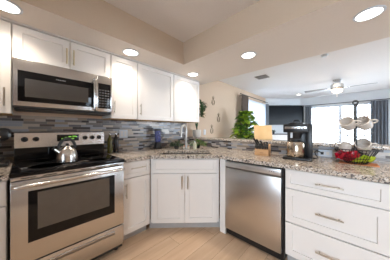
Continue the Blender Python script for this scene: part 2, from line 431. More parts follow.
def wall_cab(label, x0, x1, z0, z1, doors, hmat=None):
    t = thing('wall_cabinet', label, 'cabinet', (x0, 2.03, z0), 0, 'white wall cabinets'); w = x1-x0; h = z1-z0
    m = MB(); m.box(0, w, .022, .31, .008, h); m.build('cabinet_body', white, t, smooth=False)
    box('crown_strip', white, t, 0, w, -.006, .31, h, h+.0135)
    box('bottom_panel', tanp, t, 0, w, .022, .31, 0, .0075)
    for a, b, hx in doors: door(t, a*w+.003, b*w-.003, .004, h-.012, hx, (.06 if h > .5 else .05), mat=hmat)
    return t
wall_cab('tall white wall cabinet at the left photo edge, left of the microwave', -.49, -.077, 1.35, 2.115, [(0, 1, .375)])
wall_cab('short white two-door wall cabinet above the microwave', -.073, .696, 1.815, 2.115, [(0, .5, .385-.028), (.5, 1, .385+.028)], brass)
wall_cab('narrow white wall cabinet touching the right side of the microwave', .70, 1.028, 1.35, 2.115, [(0, 1, .035)])
wall_cab('wide white wall cabinet between the narrow cabinet and the cabinet by the ledge plant', 1.032, 1.645, 1.35, 2.115, [(0, 1, .035)])
wall_cab('white wall cabinet at the right end of the row, beside the ledge plant', 1.649, 2.262, 1.35, 2.115, [(0, 1, None)])

# ---------------------------------------------------------------- worktops
def slab(outer, hole, z0, z1):
    bm = bmesh.new(); ed = []
    for lp in (outer, hole):
        if not lp: continue
        vs = [bm.verts.new((x, y, z1)) for x, y in lp]
        ed += [bm.edges.new((vs[i], vs[(i+1) % len(vs)])) for i in range(len(vs))]
    bmesh.ops.triangle_fill(bm, use_beauty=True, use_dissolve=False, edges=ed)
    r = bmesh.ops.extrude_face_region(bm, geom=list(bm.faces))
    for v in [e for e in r['geom'] if isinstance(e, bmesh.types.BMVert)]: v.co.z = z0
    m = MB(); m.bm.free(); m.bm = bm; return m
def dn(d, n): return ((d+n)/math.sqrt(2), (n-d)/math.sqrt(2))
SD0, SD1, SN0, SN1 = -.40, .26, 1.985, 2.36
hole = [dn(SD0, SN0), dn(SD1, SN0), dn(SD1, SN1), dn(SD0, SN1)]
outer = [(.695,1.678),(1.012,1.678),(1.578,1.112),(1.578,-.87),(2.223,-.87),(2.223,2.340),(.695,2.340)]
tag(slab(outer, hole, .876, .914).build('granite_countertop', granite, smooth=False), 'speckled beige granite countertop around the sink and along the peninsula', 'countertop')
tag(slab([(-.49,1.678),(-.075,1.678),(-.075,2.340),(-.49,2.340)], None, .876, .914).build('granite_countertop', granite, smooth=False), 'small speckled granite countertop left of the range', 'countertop')
tag(MB().box(2.19, 2.53, -.90, 2.345, 1.0385, 1.07, bev=.004).build('bar_ledge', granite), 'raised granite bar ledge behind the peninsula counter', 'ledge')

# ---------------------------------------------------------------- sink, faucet
t = thing('kitchen_sink', 'stainless double-bowl sink set in the corner countertop', 'sink', (1.02, 1.70, 0), -PI/4)
# local: x = d + off , y = n - 1.923
xo = (0 - (1.02-1.70)/math.sqrt(2))
def bowl(x0, x1):
    y0, y1, zb, w = SN0-1.923, SN1-1.923, .70, .003
    m = MB(); m.box(x0, x1, y0, y1, zb, zb+w); m.box(x0, x0+w, y0, y1, zb, .875); m.box(x1-w, x1, y0, y1, zb, .875); m.box(x0, x1, y0, y0+w, zb, .875); m.box(x0, x1, y1-w, y1, zb, .875)
    b = m.build('sink_bowl', steel, t, smooth=False)
    MB().lathe([(0,zb+.004),(.035,zb+.006),(.042,zb+.0032),(.0,zb+.0032)], ((x0+x1)/2, (y0+y1)/2, 0)).build('drain', chrome, b)
bowl(SD0+xo-.004, xo-.09); bowl(xo-.07, SD1+xo+.004)
F0 = (1.69, 1.79, .9145)
t = thing('kitchen_faucet', 'tall chrome gooseneck faucet behind the corner sink', 'faucet', F0, -PI/4)
MB().lathe([(0,0),(.027,0),(.027,.008),(.02,.014),(.019,.10),(.0165,.105),(0,.105)]).build('faucet_base', fauc, t)
pts = [(0,0,.10)] + [(0,0,.10+.19*k/5) for k in range(1, 6)]
R = .062
arc = [(-R*.55*(1-math.cos(a)), -R*.85*(1-math.cos(a)), .29+R*1.15*math.sin(a)) for a in [PI*k/12 for k in range(1, 13)]]
e = arc[-1]
MB().tube(pts+arc+[(e[0], e[1]-.003, e[2]-.03)], .0165, 12).build('spout', fauc, t)
MB().cyl((e[0], e[1]-.003, e[2]-.03), (e[0]-.002, e[1]-.008, e[2]-.09), .016, .0145).build('spray_head', fauc, t)
m = MB(); m.cyl((.018,0,.07), (.045,0,.075), .011); m.tube([(.045,0,.075),(.07,0,.09),(.10,0,.115)], [.008,.007,.005], 8); m.build('lever', fauc, t)
t = thing('soap_dispenser', 'small pale soap pump right of the faucet', 'dispenser', (1.83, 1.74, .9145))
MB().lathe([(0,0),(.026,0),(.028,.01),(.028,.08),(.018,.10),(.012,.105),(.0,.105)]).build('bottle', plain('pale_soap', srgb(206,204,180), .2), t)
m = MB(); m.cyl((0,0,.105),(0,0,.135),.006); m.cyl((0,0,.135),(0,0,.147),.014); m.tube([(0,0,.142),(-.02,-.02,.143),(-.035,-.035,.134)], .005); m.build('pump', chrome, t)
t = thing('sponge_holder', 'small white holder with a tan sponge behind the faucet', 'sponge holder', (1.77, 1.87, .9145), -PI/4)
m = MB(); m.box(-.05,.05,-.025,.025,0,.006); m.box(-.05,.05,-.025,-.022,.006,.035); m.box(-.05,.05,.022,.025,.006,.05); m.box(-.05,-.047,-.022,.022,.006,.035); m.box(.047,.05,-.022,.022,.006,.035); m.build('tray', potm, t)
tag(MB().box(-.04,.04,-.015,.015,.0068,.06, bev=.004, mat=Matrix.Translation((1.77,1.87,.9145)) @ Matrix.Rotation(-PI/4, 4, 'Z')).build('sponge', plain('tan_sponge', srgb(196,140,100), .9, bump=.3, scale=80)), 'tan sponge standing in the white holder behind the faucet', 'sponge')

# ---------------------------------------------------------------- range
RX = .31
t = thing('electric_range', 'stainless electric range with black glass cooktop', 'range', (RX, 1.64, 0))
h = .378
box('range_body', plain('black_enamel', (.02,.02,.02,1), .4), t, -h+.002, h-.002, .04, .66, .03, .893)
d = MB().box(-h, h, 0, .038, .278, .862, bev=.006).build('oven_door', steel, t)
box('window_frame', blkgl, d, .0155-RX, .598-RX, -.004, .002, .418, .783, bev=.0015)
box('window_glass', ovgl, d, .0645-RX, .55-RX, -.0055, -.0035, .498, .766)
m = MB(); m.tube([(-.365,.0,.822),(-.36,-.035,.83),(-.34,-.05,.832),(0,-.054,.834),(.34,-.05,.832),(.36,-.035,.83),(.365,0,.822)], .014, 12); m.build('handle', satin, d)
box('vent_strip', steel, t, -h, h, .004, .038, .866, .893, bev=.003)
for k in range(6): box('vent_slot', blk, t, -.33+.115*k, -.33+.115*k+.075, .001, .006, .876, .882)
s = MB().box(-h, h, .002, .038, .075, .270, bev=.006).build('storage_drawer', steel, t)
m = MB(); m.box(.10-RX, .60-RX, -.004, .004, .205, .228, bev=.002); m.build('pull_recess', steeldk, s)
m = MB(); m.box(.10-RX, .60-RX, -.012, .004, .228, .237, bev=.003); m.build('pull_lip', steel, s)
for sx in (-.33,.33):
    for sy in (.08,.6): MB().cyl((sx,sy,0),(sx,sy,.03),.018).build('foot', blk, t)
c = MB().box(-h-.001, h+.001, -.022, .60, .894, .926, bev=.006).build('cooktop', blkgl, t)
ringm = plain('burner_ring_grey', (.10,.10,.105,1), .2)
for bx, by, r in ((-.19,.14,.11),(.19,.14,.085),(-.19,.44,.08),(.19,.44,.10)):
    m = MB(); m.lathe([(r-.003,.9262),(r-.003,.9266),(r,.9266),(r,.9262)], (bx,by,0), 36); m.build('burner_ring', ringm, c)
b = MB().profx([(.60,.926),(.665,.926),(.665,1.045),(.60,1.045)], -h, h).build('backguard_base', blkgl, t)
b = MB().profx([(.592,1.045),(.668,1.045),(.668,1.20),(.63,1.20),(.60,1.185)], -h, h).build('control_panel', steel, t)
# panel face runs from (y .592, z 1.045) to (y .60, z 1.185)
dsp = box('clock_display', blkgl, b, -.075, .115, .586, .600, 1.095, 1.165, bev=.002)
gl = plain('green_display_glow', (.02,.1,.02,1), .4, emit=(.35,.9,.10,1), es=.9)
m = MB()
for x, z, w2 in ((-.01,1.128,.02),(.02,1.138,.025),(.055,1.142,.03),(-.04,1.118,.012),(.03,1.118,.04),(.085,1.135,.01)): m.box(x, x+w2, .585, .587, z, z+.008)
m.build('display_segments', gl, dsp)
kn = None
for px in (24.5, 36.0, 85.1, 92.2, 99.0):
    a = (px-195)/161.5; X = 2.235*(.7254+.6884*a)/(.6884-.7254*a)
    if kn is None:
        m = MB(); m.cyl((0,.004,0),(0,-.006,0),.024,.023,20); m.cyl((0,-.006,0),(0,-.026,0),.018,.016,20); m.box(-.004,.004,-.030,-.02,-.018,.018, bev=.001)
        kn = m.build('knob', blk, b); kn.location = (X-RX, .592, 1.125)
    else:
        c2 = kn.copy(); COL.objects.link(c2); c2.parent = b; c2.location = (X-RX, .592, 1.125)

# kettle
t = thing('tea_kettle', 'polished steel whistling kettle with black handle on the range', 'kettle', (.266, 1.86, .9272))
MB().lathe([(0,0),(.074,0),(.080,.006),(.081,.035),(.076,.075),(.064,.108),(.046,.130),(.032,.138),(0,.138)], n=36).build('kettle_body', satin, t)
l = MB().lathe([(0,.137),(.032,.137),(.029,.145),(.012,.150),(0,.150)]).build('lid', chrome, t)
MB().lathe([(0,.149),(.010,.150),(.014,.159),(.010,.167),(0,.168)]).build('lid_knob', blk, l)
m = MB(); m.cyl((-.058,-.02,.085), (-.094,-.032,.125), .017, .012); sp = m.build('spout', chrome, t)
MB().cyl((-.093,-.0317,.124), (-.101,-.034,.132), .014).build('whistle', blk, sp)
hp = [(.060*math.cos(a)*1.06, .02*math.cos(a), .118+.092*math.sin(a)) for a in [PI*k/14 for k in range(15)]]
MB().tube(hp, [.008]+[.0125]*13+[.008], 10).build('handle', blk, t)

# ---------------------------------------------------------------- microwave
t = thing('microwave', 'stainless over-the-range microwave below the short cabinet', 'microwave', (RX, 1.964, 1.405))
z0 = 1.405
box('microwave_body', plain('dark_case', (.05,.05,.05,1), .4), t, -h, h, .03, .375, .0, .405)
d = MB().box(-h, .535-RX, 0, .03, .012, .405, bev=.004).build('door', steel, t)
f = box('door_window', blkgl, d, -.0412-RX, .505-RX, -.003, .002, 1.455-z0, 1.712-z0, bev=.001)
box('window_mesh', plain('mw_window', (.05,.046,.043,1), .12, coat=1), f, -.0-RX, .455-RX, -.0042, -.0028, 1.496-z0, 1.648-z0)
m = MB()
for k, (x, w2) in enumerate(((.20,.007),(.212,.009),(.226,.009),(.24,.006),(.25,.008),(.262,.006))): m.box(x-RX, x+w2-RX, -.0045, -.003, 1.679-z0, 1.684-z0)
m.build('brand_mark', plain('silver_print', (.5,.5,.5,1), .4), f)
m = MB(); m.tube([(.522-RX,0,.36),(.522-RX,-.035,.355),(.522-RX,-.043,.33),(.522-RX,-.046,.19),(.522-RX,-.043,.05),(.522-RX,-.035,.025),(.522-RX,0,.02)], .013, 12)
m.build('handle', chrome, d)
p = MB().box(.538-RX, h, 0, .03, .012, .405, bev=.004).build('control_panel', steel, t)
k = box('keypad', blkgl, p, .545-RX, .673-RX, -.003, .002, 1.452-z0, 1.725-z0, bev=.001)
m = MB()
for i in range(4):
    for j in range(7): m.box(.556+.028*i-RX, .572+.028*i-RX, -.0042, -.003, .066+.029*j, .078+.029*j)
m.build('key_legends', plain('grey_print', (.16,.16,.17,1), .5), k)
box('bottom_grille', blk, t, -h+.01, h-.01, .01, .3, -.014, -.0005)

# ---------------------------------------------------------------- dishwasher
t = thing('dishwasher', 'stainless dishwasher between the sink cabinet and the drawer cabinet', 'dishwasher', (1.585, 1.033, 0), -PI/2)
w = .612
box('tub', blk, t, .004, w-.002, .035, .59, .02, .868)
dd = MB().box(.006, w-.018, 0, .034, .095, .782, bev=.004).build('door', steelv, t)
ps = MB().box(.006, w-.018, .0, .034, .80, .858, bev=.004).build('control_strip', plain('satin_silver', (.60,.61,.62,1), .3, .8), t)
box('handle_pocket', steeldk, t, .006, w-.018, .012, .034, .783, .799)
for x in (.49,.51,.53): box('control_button', dgrey, ps, x, x+.008, -.001, .001, .826, .832)
box('toe_panel', blk, t, .006, w-.006, .07, .09, .0, .09)

# ---------------------------------------------------------------- outlets
def outlet(label, mat4, w, hgt, n, name='wall_outlet'):
    t = thing(name, label, 'outlet'); t.matrix_world = mat4
    MB().box(-w/2, w/2, -.006, 0, -hgt/2, hgt/2, bev=.002).build('cover_plate', vinyl, t)
    for cx, cz in n: MB().box(cx-.014, cx+.014, -.009, -.0055, cz-.016, cz+.016, bev=.003).build('socket', white, t)
    return t
outlet('white double cover plate on the mosaic backsplash right of the oil bottles', Matrix.Translation((.975,2.3415,1.158)), .118, .115, [(-.025,-.02),(-.025,.02),(.025,-.02),(.025,.02)])
outlet('white wall outlet above the bar ledge, right of the potted plant', Matrix.Translation((2.79,2.3495,1.16)), .072, .118, [(0,-.02),(0,.02)])
outlet('white sideways outlet below the bar ledge, beside the coffee maker cord', Matrix.Translation((2.2245,.18,.965)) @ Matrix.Rotation(-PI/2,4,'Z'), .118, .072, [(-.02,0),(.02,0)])

# ---------------------------------------------------------------- bottles, blender, left coffee machine
def bottle(name, label, loc, mat, r, hh):
    t = thing(name, label, 'bottle', loc, 0, 'bottles beside the range')
    MB().lathe([(0,0),(r,0),(r,.01),(r,hh*.62),(r*.8,hh*.70),(r*.42,hh*.78),(r*.40,hh*.86),(0,hh*.86)]).build('glass_body', mat, t)
    m = MB(); m.cyl((0,0,hh*.86),(0,0,hh*.93),r*.5); m.tube([(0,0,hh*.93),(0,0,hh*.97),(-.008,-.012,hh)], .0055); m.build('pour_spout', chrome, t)
bottle('oil_bottle', 'yellow-green oil bottle with metal spout next to the range', (.762, 2.25, .9145), plain('olive_oil', srgb(92,86,26), .15), .03, .27)
bottle('vinegar_bottle', 'dark oil bottle with metal spout, right of the yellow-green one', (.845, 2.27, .9145), plain('dark_vinegar', srgb(30,24,22), .12), .032, .275)
t = thing('personal_blender', 'small blender with blue-violet jar and black base under the cabinets', 'blender', (1.47, 2.215, .9145))
MB().lathe([(0,0),(.065,0),(.068,.01),(.06,.05),(.048,.095),(.045,.105),(0,.105)]).build('motor_base', blk, t)
MB().lathe([(0,.106),(.040,.106),(.052,.14),(.056,.28),(.054,.285),(0,.285)]).build('jar', mat_clear('violet_plastic', srgb(84,90,150), .7), t)
MB().lathe([(0,.286),(.058,.286),(.058,.305),(.03,.315),(0,.315)]).build('lid', dgrey, t)
MB().tube([(.055,-.01,.27),(.085,-.02,.26),(.088,-.02,.19),(.05,-.01,.16)], .007).build('handle', dgrey, t)
MB().tube([(-.06,-.03,.006),(-.10,-.05,.006),(-.13,0,.006),(-.11,.05,.02),(-.10,.09,.05)], .004).build('power_cord', blk, t)
t = thing('coffee_machine', 'black coffee machine on the counter left of the range', 'coffee machine', (-.215, 2.17, .9145))
MB().box(-.10,.12,-.13,.14,0,.025, bev=.006).build('base', blk, t)
MB().box(-.10,.05,.04,.14,.025,.215, bev=.006).build('column', blk, t)
MB().box(-.11,.13,-.13,.15,.215,.318, bev=.03).build('brew_head', blk, t)
MB().cyl((.04,-.06,.17),(.04,-.06,.215),.03).build('nozzle', dgrey, t)
MB().cyl((.07,-.134,.245),(.07,-.128,.245),.012).build('button', chrome, t)
MB().box(-.04,.10,-.12,.02,.0255,.032).build('drip_tray', steeldk, t)

# ---------------------------------------------------------------- plants
def leaf(m, p, d, L, wd, droop=.3, up=Vector((0,0,1))):
    d = d.normalized(); side = d.cross(up)
    if side.length < .05: side = Vector((1,0,0))
    side.normalize(); n = side.cross(d); N = 6; prev = None
    for i in range(N+1):
        s = i/N; wv = wd*math.sin(PI*min(1, (s*.92+.06)))**.8
        c = p + d*(L*s) - Vector((0,0,1))*(droop*L*s*s)
        row = [m.bm.verts.new(c - side*wv + n*(wv*.35)), m.bm.verts.new(c), m.bm.verts.new(c + side*wv + n*(wv*.35))]
        if prev:
            for k in (0, 1): m.bm.faces.new((prev[k], prev[k+1], row[k+1], row[k]))
        prev = row
rng = random.Random(3)
# ledge plant
t = thing('potted_plant', 'dark leafy plant in a white pot on the bar ledge corner beside the wall cabinet', 'potted plant', (2.365, 2.195, 1.0705))
MB().lathe([(0,0),(.062,0),(.075,.02),(.085,.10),(.086,.145),(.078,.145),(.076,.125),(0,.125)]).build('pot', potm, t)
m = MB(); m.tube([(0,0,.12),(.01,0,.25),(.035,-.03,.40),(.08,-.07,.66)], [.012,.01,.008,.005]); m.tube([(.012,0,.12),(-.015,-.01,.2),(-.03,0,.3)], [.009,.008,.004]); m.build('stem', leafd, t)
m = MB()
for k in range(64):
    z = rng.uniform(.40,.70); a = rng.uniform(0, 2*PI)
    dd_ = Vector((math.cos(a)*.6+.25, math.sin(a)*.6-.25, rng.uniform(-.2,.9)))
    p_ = Vector((.075+rng.uniform(-.03,.03), -.07+rng.uniform(-.03,.03), z)); leaf(m, p_, dd_, rng.uniform(.07,.105), .026, .35)
for k in range(10):
    a = rng.uniform(0, 2*PI); leaf(m, Vector((0,0,.14)), Vector((math.cos(a)*.3, math.sin(a)*.2, 1)), rng.uniform(.10,.17), .014, .05)
m.build('foliage', leafd, t)
# counter greenery behind the faucet
def sprig(label, loc, n, sx, sy, hz, mat, seed):
    r = random.Random(seed); t = thing('trailing_plant', label, 'plant', loc, -PI/4)
    MB().lathe([(0,0),(.03,0),(.036,.01),(.04,.05),(.036,.05),(.034,.04),(0,.04)]).build('pot', plain('dark_pot', (.03,.03,.028,1), .5), t)
    m = MB()
    for k in range(n):
        x = r.uniform(-sx, sx); y = r.uniform(-sy, sy); q = 1-abs(x)/sx*.6
        leaf(m, Vector((x*.9, y, .035+r.uniform(0, hz)*q)), Vector((r.uniform(-1,1), r.uniform(-1,1), r.uniform(.1,.9))), r.uniform(.03,.05), .012, .3)
    for k in range(7): m.tube([(0,0,.04),((-1+k/3)*sx*.5,0,.075),((-1+k/3)*sx,r.uniform(-sy,sy),.03)], .002, 5)
    m.build('foliage', mat, t)
sprig('dark green leafy sprig on the counter left of the faucet', (1.655, 1.975, .9145), 110, .11, .05, .09, leafd, 5)
sprig('green leafy sprig on the counter behind and right of the faucet', (1.96, 1.80, .9145), 130, .15, .05, .10, leafm, 6)
# big plant in the living area
t = thing('fiddle_leaf_fig', 'large bushy green fig plant with big bright leaves in front of the tall window', 'potted plant', (3.74, 1.84, 0))
MB().lathe([(0,0),(.14,0),(.16,.03),(.19,.34),(.18,.35),(.17,.31),(0,.31)]).build('pot', plain('grey_planter', srgb(150,150,150), .6), t)
m = MB()
for k in range(5):
    a = 2*PI*k/5; m.tube([(0,0,.3),(.05*math.cos(a),.05*math.sin(a),.8),(.14*math.cos(a),.14*math.sin(a),1.45)], [.018,.012,.006])
m.build('trunk', stemm, t)
m1, m2 = MB(), MB()
for k in range(300):
    s = rng.random()**.9; z = .75 + .90*s; rad = .27*(1-max(0, s-.45)*1.6)
    a = rng.uniform(0, 2*PI); q = rng.uniform(.3, 1)*rad
    mm = m1 if rng.random() < .6 else m2
    leaf(mm, Vector((q*math.cos(a), q*math.sin(a), z)), Vector((math.cos(a), math.sin(a), rng.uniform(-.1,1.0))), rng.uniform(.14,.21), rng.uniform(.055,.078), .35)
m1.build('foliage', leafm, t); f2 = m2.build('young_foliage', leafb, t); f2['label'] = 'bright yellow-green leaves'

# ---------------------------------------------------------------- wall ornaments: small wire pineapples
def ornament(px, y0, y1, label):
    a = (px-195)/161.5; dx, dy = .7254+.6884*a, .6884-.7254*a; tt = 2.34/dy; X = dx*tt
    z1 = 1.22+(129.5-y0)*tt/161.5; z0 = 1.22+(129.5-y1)*tt/161.5; H = z1-z0
    t = thing('wire_wall_ornament', label, 'wall ornament', (X, 2.345, z0), 0, 'wire ornaments on the beige wall'); wm = plain('bronze_wire', srgb(112,92,66), .4, .7)
    r = H*.30
    MB().tube([(r*.85*math.sin(q), -.012, r+r*math.cos(q)) for q in [2*PI*k/20 for k in range(20)]], .0045, 6, True).build('loop', wm, t)
    m = MB(); m.tube([(r*.5*math.sin(q), -.012, r*.95+r*.6*math.cos(q)) for q in [2*PI*k/16 for k in range(16)]], .003, 6, True); m.build('inner_loop', wm, t)
    m = MB()
    for dx_ in (-.5, 0, .5): m.tube([(0,-.012,2*r), (dx_*r*.8,-.012,2*r+H*.18), (dx_*r*1.0,-.012,H*(1 if dx_ == 0 else .9))], .004, 6)
    m.build('crown_wires', wm, t); MB().cyl((0,0,2*r),(0,-.012,2*r),.006).build('hook', wm, t)
ornament(213, 96, 105, 'highest of the three small wire ornaments on the beige wall')
ornament(218.3, 113, 122, 'middle wire ornament on the beige wall, furthest right of the three')
ornament(211.5, 124.5, 133.5, 'lowest of the three small wire ornaments, just above the outlet')

# ---------------------------------------------------------------- peninsula: knife block, board
t = thing('knife_block', 'light wooden block full of dark-handled knives on the peninsula', 'knife block', (1.965, .745, .9145), math.radians(-83))
MB().profx([(-.055,0),(.065,0),(.065,.125),(.045,.13),(-.055,.07)], -.077, .077).build('block', blockw, t)
ang = math.atan2(.06, .10)
def on_top(x, u, out=0): return Vector((x, -.055+u*math.cos(ang)-out*math.sin(ang), .07+u*math.sin(ang)+out*math.cos(ang)))
nd = Vector((-.0, -math.sin(ang), math.cos(ang)))
box('stamp', plain('burnt_mark', srgb(140,92,56), .7), t, -.02, .02, -.0562, -.0552, .03, .034)
for k in range(16):
    m = MB(); x = -.061+.0174*(k % 8); p_ = on_top(x, .014+.024*(k//8)); m.cyl(p_, p_+(nd+Vector((x*2.2,0,0))).normalized()*(.045+.01*(k//8)), .0072, .0085, 8); m.build('knife_handle', dgrey, t)
for x, u, L, r, lean in ((-.055,.075,.115,.0115,-.35),(-.03,.07,.10,.011,-.30),(-.008,.075,.075,.010,-.1),(.02,.08,.05,.009,0),(.045,.08,.055,.009,.15)):
    m = MB(); p_ = on_top(x, u); m.cyl(p_, p_+(nd+Vector((lean,0,0))).normalized()*L, r*.8, r, 10); m.build('knife_handle', blk, t)
m = MB(); p_ = on_top(.06, .04); m.cyl(p_, p_+nd*.05, .007, .009, 8); sc = m.build('knife_handle', chrome, t); sc['label'] = 'shiny metal handle'
# board
a = math.radians(-33)
MTX = Matrix.Translation((2.36, .885, 1.0708)) @ Matrix.Rotation(a-PI/12, 4, 'Z') @ Matrix.Rotation(math.radians(-7), 4, 'X')
b_ = tag(MB().box(-.128, .128, -.009, .009, 0.001, .212, bev=.006, mat=None).build('cutting_board', bamboo), 'pale tan square board standing on the bar ledge behind the knife block', 'board')
b_.matrix_world = MTX

# ---------------------------------------------------------------- coffee maker on the peninsula
t = thing('coffee_maker', 'tall black drip coffee maker with a stainless carafe on the peninsula', 'coffee maker', (1.975, .385, .9145), math.radians(-84))
MB().box(-.125,.125,-.13,.12,0,.022, bev=.008).build('base', blk, t)
MB().box(.075,.125,-.02,.12,.022,.36, bev=.005).build('side_column', blk, t)
MB().box(-.105,.075,.06,.12,.022,.30, bev=.004).build('rear_column', dgrey, t)
hd = MB().box(-.12,.10,-.11,.12,.275,.36, bev=.008).build('brew_head', blk, t)
box('control_strip', plain('silver_strip', (.62,.64,.66,1), .25, .9), hd, -.105, .082, -.114, -.109, .312, .336, bev=.001)
m = MB()
for k in range(3): m.box(.03+.012*k,.038+.012*k,-.1155,-.1135,.318,.33)
m.build('buttons', dgrey, hd)
lid = MB().box(-.07,.05,-.06,.08,.360,.378, bev=.006).build('lid', blk, t)
MB().tube([(-.04,0,.378),(-.03,0,.402),(.01,0,.402),(.02,0,.378)], .008).build('lid_handle', blk, lid)
MB().lathe([(0,.215),(.045,.215),(.062,.275),(0,.275)], (-.015,-.03,0)).build('filter_basket', blk, t)
MB().box(-.055,-.035,-.105,-.093,.22,.275, bev=.002).build('basket_pull', vinyl, t)
cf = MB().lathe([(0,.024),(.076,.024),(.080,.032),(.080,.165),(.072,.178),(.050,.186),(0,.186)], (-.015,-.03,0), 36).build('carafe', mat_steel('carafe_steel', (.66,.58,.48,1), .2), t)
MB().lathe([(0,.186),(.052,.186),(.05,.203),(0,.205)], (-.015,-.03,0)).build('carafe_lid', blk, cf)
m = MB(); m.tube([(-.015,-.105,.17),(-.015,-.135,.175),(-.015,-.145,.15),(-.015,-.14,.06),(-.015,-.11,.045)], .008); hn = m.build('carafe_handle', chrome, cf)
MB().lathe([(.0,.0235),(.082,.0235),(.082,.03),(0,.03)], (-.015,-.03,0)).build('warming_plate', blkgl, t)
cm_inv = (Matrix.Translation(t.location) @ Matrix.Rotation(math.radians(-84), 4, 'Z')).inverted(); cm = t
cd_ = (MB().tube([(2.07,.285,.922),(2.09,.26,.9185),(2.12,.24,.9185),(2.155,.235,.922),(2.165,.255,.945),(2.17,.265,.975),(2.18,.25,.99),(2.195,.215,.975),(2.206,.21,.965)], .0052, 8).build('power_cord', blk, cm)); cd_.matrix_parent_inverse = cm_inv
pg_ = MB(); pg_.box(2.197,2.2145,.191,.215,.951,.979, bev=.003); pg_ = pg_.build('power_plug', blk, cm); pg_.matrix_parent_inverse = cm_inv

# ---------------------------------------------------------------- mug tree, basket
MX, MY = 2.075, -.047
tag(MB().box(MX-.10, MX+.08, MY-.14, MY+.11, .9143, .9163, bev=.0005).build('placemat', orangem), 'orange patterned cloth under the mug tree basket', 'cloth')
t = thing('mug_tree', 'black mug tree with thin wire arms and a wire basket base', 'mug tree', (MX, MY, .917), -PI/2)
MB().tube([(0,0,.012),(0,0,.53)], .0125, 12).build('pole', dgrey, t)
m = MB(); m.tube([(.017*math.sin(q), 0, .549+.017*math.cos(q)) for q in [2*PI*k/16 for k in range(16)]], .0065, 8, True); m.cyl((0,0,.515),(0,0,.532),.016,.014); m.build('finial_ring', dgrey, t)
m = MB()
for rx, ry, z, r in ((.075,.10,.006,.004),(.105,.115,.05,.003),(.147,.125,.125,.004)):
    m.tube([(rx*math.cos(q), ry*math.sin(q), z) for q in [2*PI*k/40 for k in range(40)]], r, 6, True)
for k in range(34):
    q = 2*PI*k/34; m.tube([(.075*math.cos(q),.10*math.sin(q),.006),(.105*math.cos(q),.115*math.sin(q),.05),(.147*math.cos(q),.125*math.sin(q),.125)], .002, 5)
m.tube([(-.075,0,.006),(.075,0,.006)], .005); m.tube([(0,-.10,.006),(0,.10,.006)], .005); m.cyl((0,0,.004),(0,0,.02),.02)
m.build('wire_basket', blk, t)
def arm(z, ang, L=.11):
    d = Vector((math.cos(ang), math.sin(ang), 0)); a_ = Vector((0,0,z))
    MB().tube([a_+d*.008, a_+d*.05+Vector((0,0,.012)), a_+d*L+Vector((0,0,.045))], [.0036,.0034,.003], 6).build('arm', steeldk, t)
for z in (.39, .232):
    for q in (190, 350, 35, 145): arm(z, math.radians(q))
def mug(label, px, py, tdist, yaw, pitch, roll, R=.05, H=.095, name='mug'):
    """centre of the mouth projected at px,py at camera depth tdist; axis tilted towards the viewer"""
    a = (px-195)/161.5; X, Y = (.7254+.6884*a)*tdist, (.6884-.7254*a)*tdist; z = 1.22+(129.5-py)*tdist/161.5
    t = thing(name, label, 'mug', (X, Y, z), 0, 'stoneware mugs on the mug tree')
    t.rotation_euler = (math.radians(pitch), math.radians(roll), math.radians(yaw))
    MB().lathe([(0,-H),(R*.70,-H),(R*.86,-H+.008),(R*.98,-H*.6),(R,-H*.25),(R,0),(R-.005,0),(R-.006,-H*.3),(R*.8,-H+.012),(0,-H+.009)], n=32).build('cup', mugm, t)
    MB().tube([(R*.97,0,-.02),(R+.022,0,-.022),(R+.032,0,-.042),(R+.02,0,-.062),(R*.88,0,-.066)], [.006,.0065,.0065,.0065,.006], 8).build('handle', mugm, t)
    return t
mug('pale stoneware mug hanging left of the pole on the upper arms', 346.2, 121.0, 1.45, 0, 0, 0, .050, .10)
mug('pale stoneware mug hanging right of the pole on the upper arms', 361.6, 120.6, 1.42, 0, 0, 0, .053, .10)
mug('pale stoneware mug on the lower right side above the basket', 362.6, 143.2, 1.42, 0, 0, 0, .053, .095)
mug('pale mug lying in the back of the wire basket, left of the pole', 344.5, 149.5, 1.52, 0, 0, 0, .042, .07)
# orient mugs by a mouth direction
mugs = [o for o in bpy.data.objects if o.name.split('.')[0] == 'mug']
dirs = [((-.80,.24,.56), (.1,-1,0)), ((-.78,.36,.52), (.2,-1,-.1)), ((-.80,.16,.58), (.2,-1,0)), ((.3,.2,-.9), (0,1,0))]
for o, (zd, xd) in zip(sorted(mugs, key=lambda o: o.name), dirs):
    z = Vector(zd).normalized(); x = Vector(xd); x = (x - z*x.dot(z)).normalized(); y = z.cross(x)
    o.rotation_euler = Matrix((x, y, z)).transposed().to_euler()
def packet(name, label, loc, rot, mat, w, hh, grp):
    m = MB(); bm = m.bm; N = 5; g = {}
    for sgn in (1, -1):
        for i in range(N+1):
            for j in range(N+1):
                u, v = i/N*2-1, j/N*2-1; th = .011*(1-u**4)*(1-v**4)
                if th < 1e-6 and sgn < 0: g[(sgn, i, j)] = g[(1, i, j)]; continue
                g[(sgn, i, j)] = bm.verts.new((u*w, sgn*th, v*hh))
        for i in range(N):
            for j in range(N):
                q = [g[(sgn, i, j)], g[(sgn, i+1, j)], g[(sgn, i+1, j+1)], g[(sgn, i, j+1)]]
                bm.faces.new(q if sgn < 0 else q[::-1])
    o = m.build(name, mat); tag(o, label, 'packet', grp); o.location = loc; o.rotation_euler = rot
R_ = 'red wrapped packets filling the left of the basket'
for dx, dy, z, rx, ry in ((-.075,.035,.965,.9,.7),(-.08,.0,.97,.6,-.3),(-.07,.075,.975,.7,.2),(-.05,.01,.99,.4,.8),(-.03,.115,.975,.5,-.6),(-.045,.065,.962,.5,.3),(-.055,.025,.958,.7,-.4),(-.035,.10,.985,.35,.9),(-.065,.05,.99,.6,-.2),(-.02,.045,.968,.3,.5),(-.025,.08,.96,.9,.2)):
    packet('snack_packet', 'red wrapped packet in the left half of the wire basket', (MX+dx, MY+dy, z+.005), (rx, ry, -.9), redm, .032, .036, R_)
L_ = 'lime green packets filling the right of the basket'
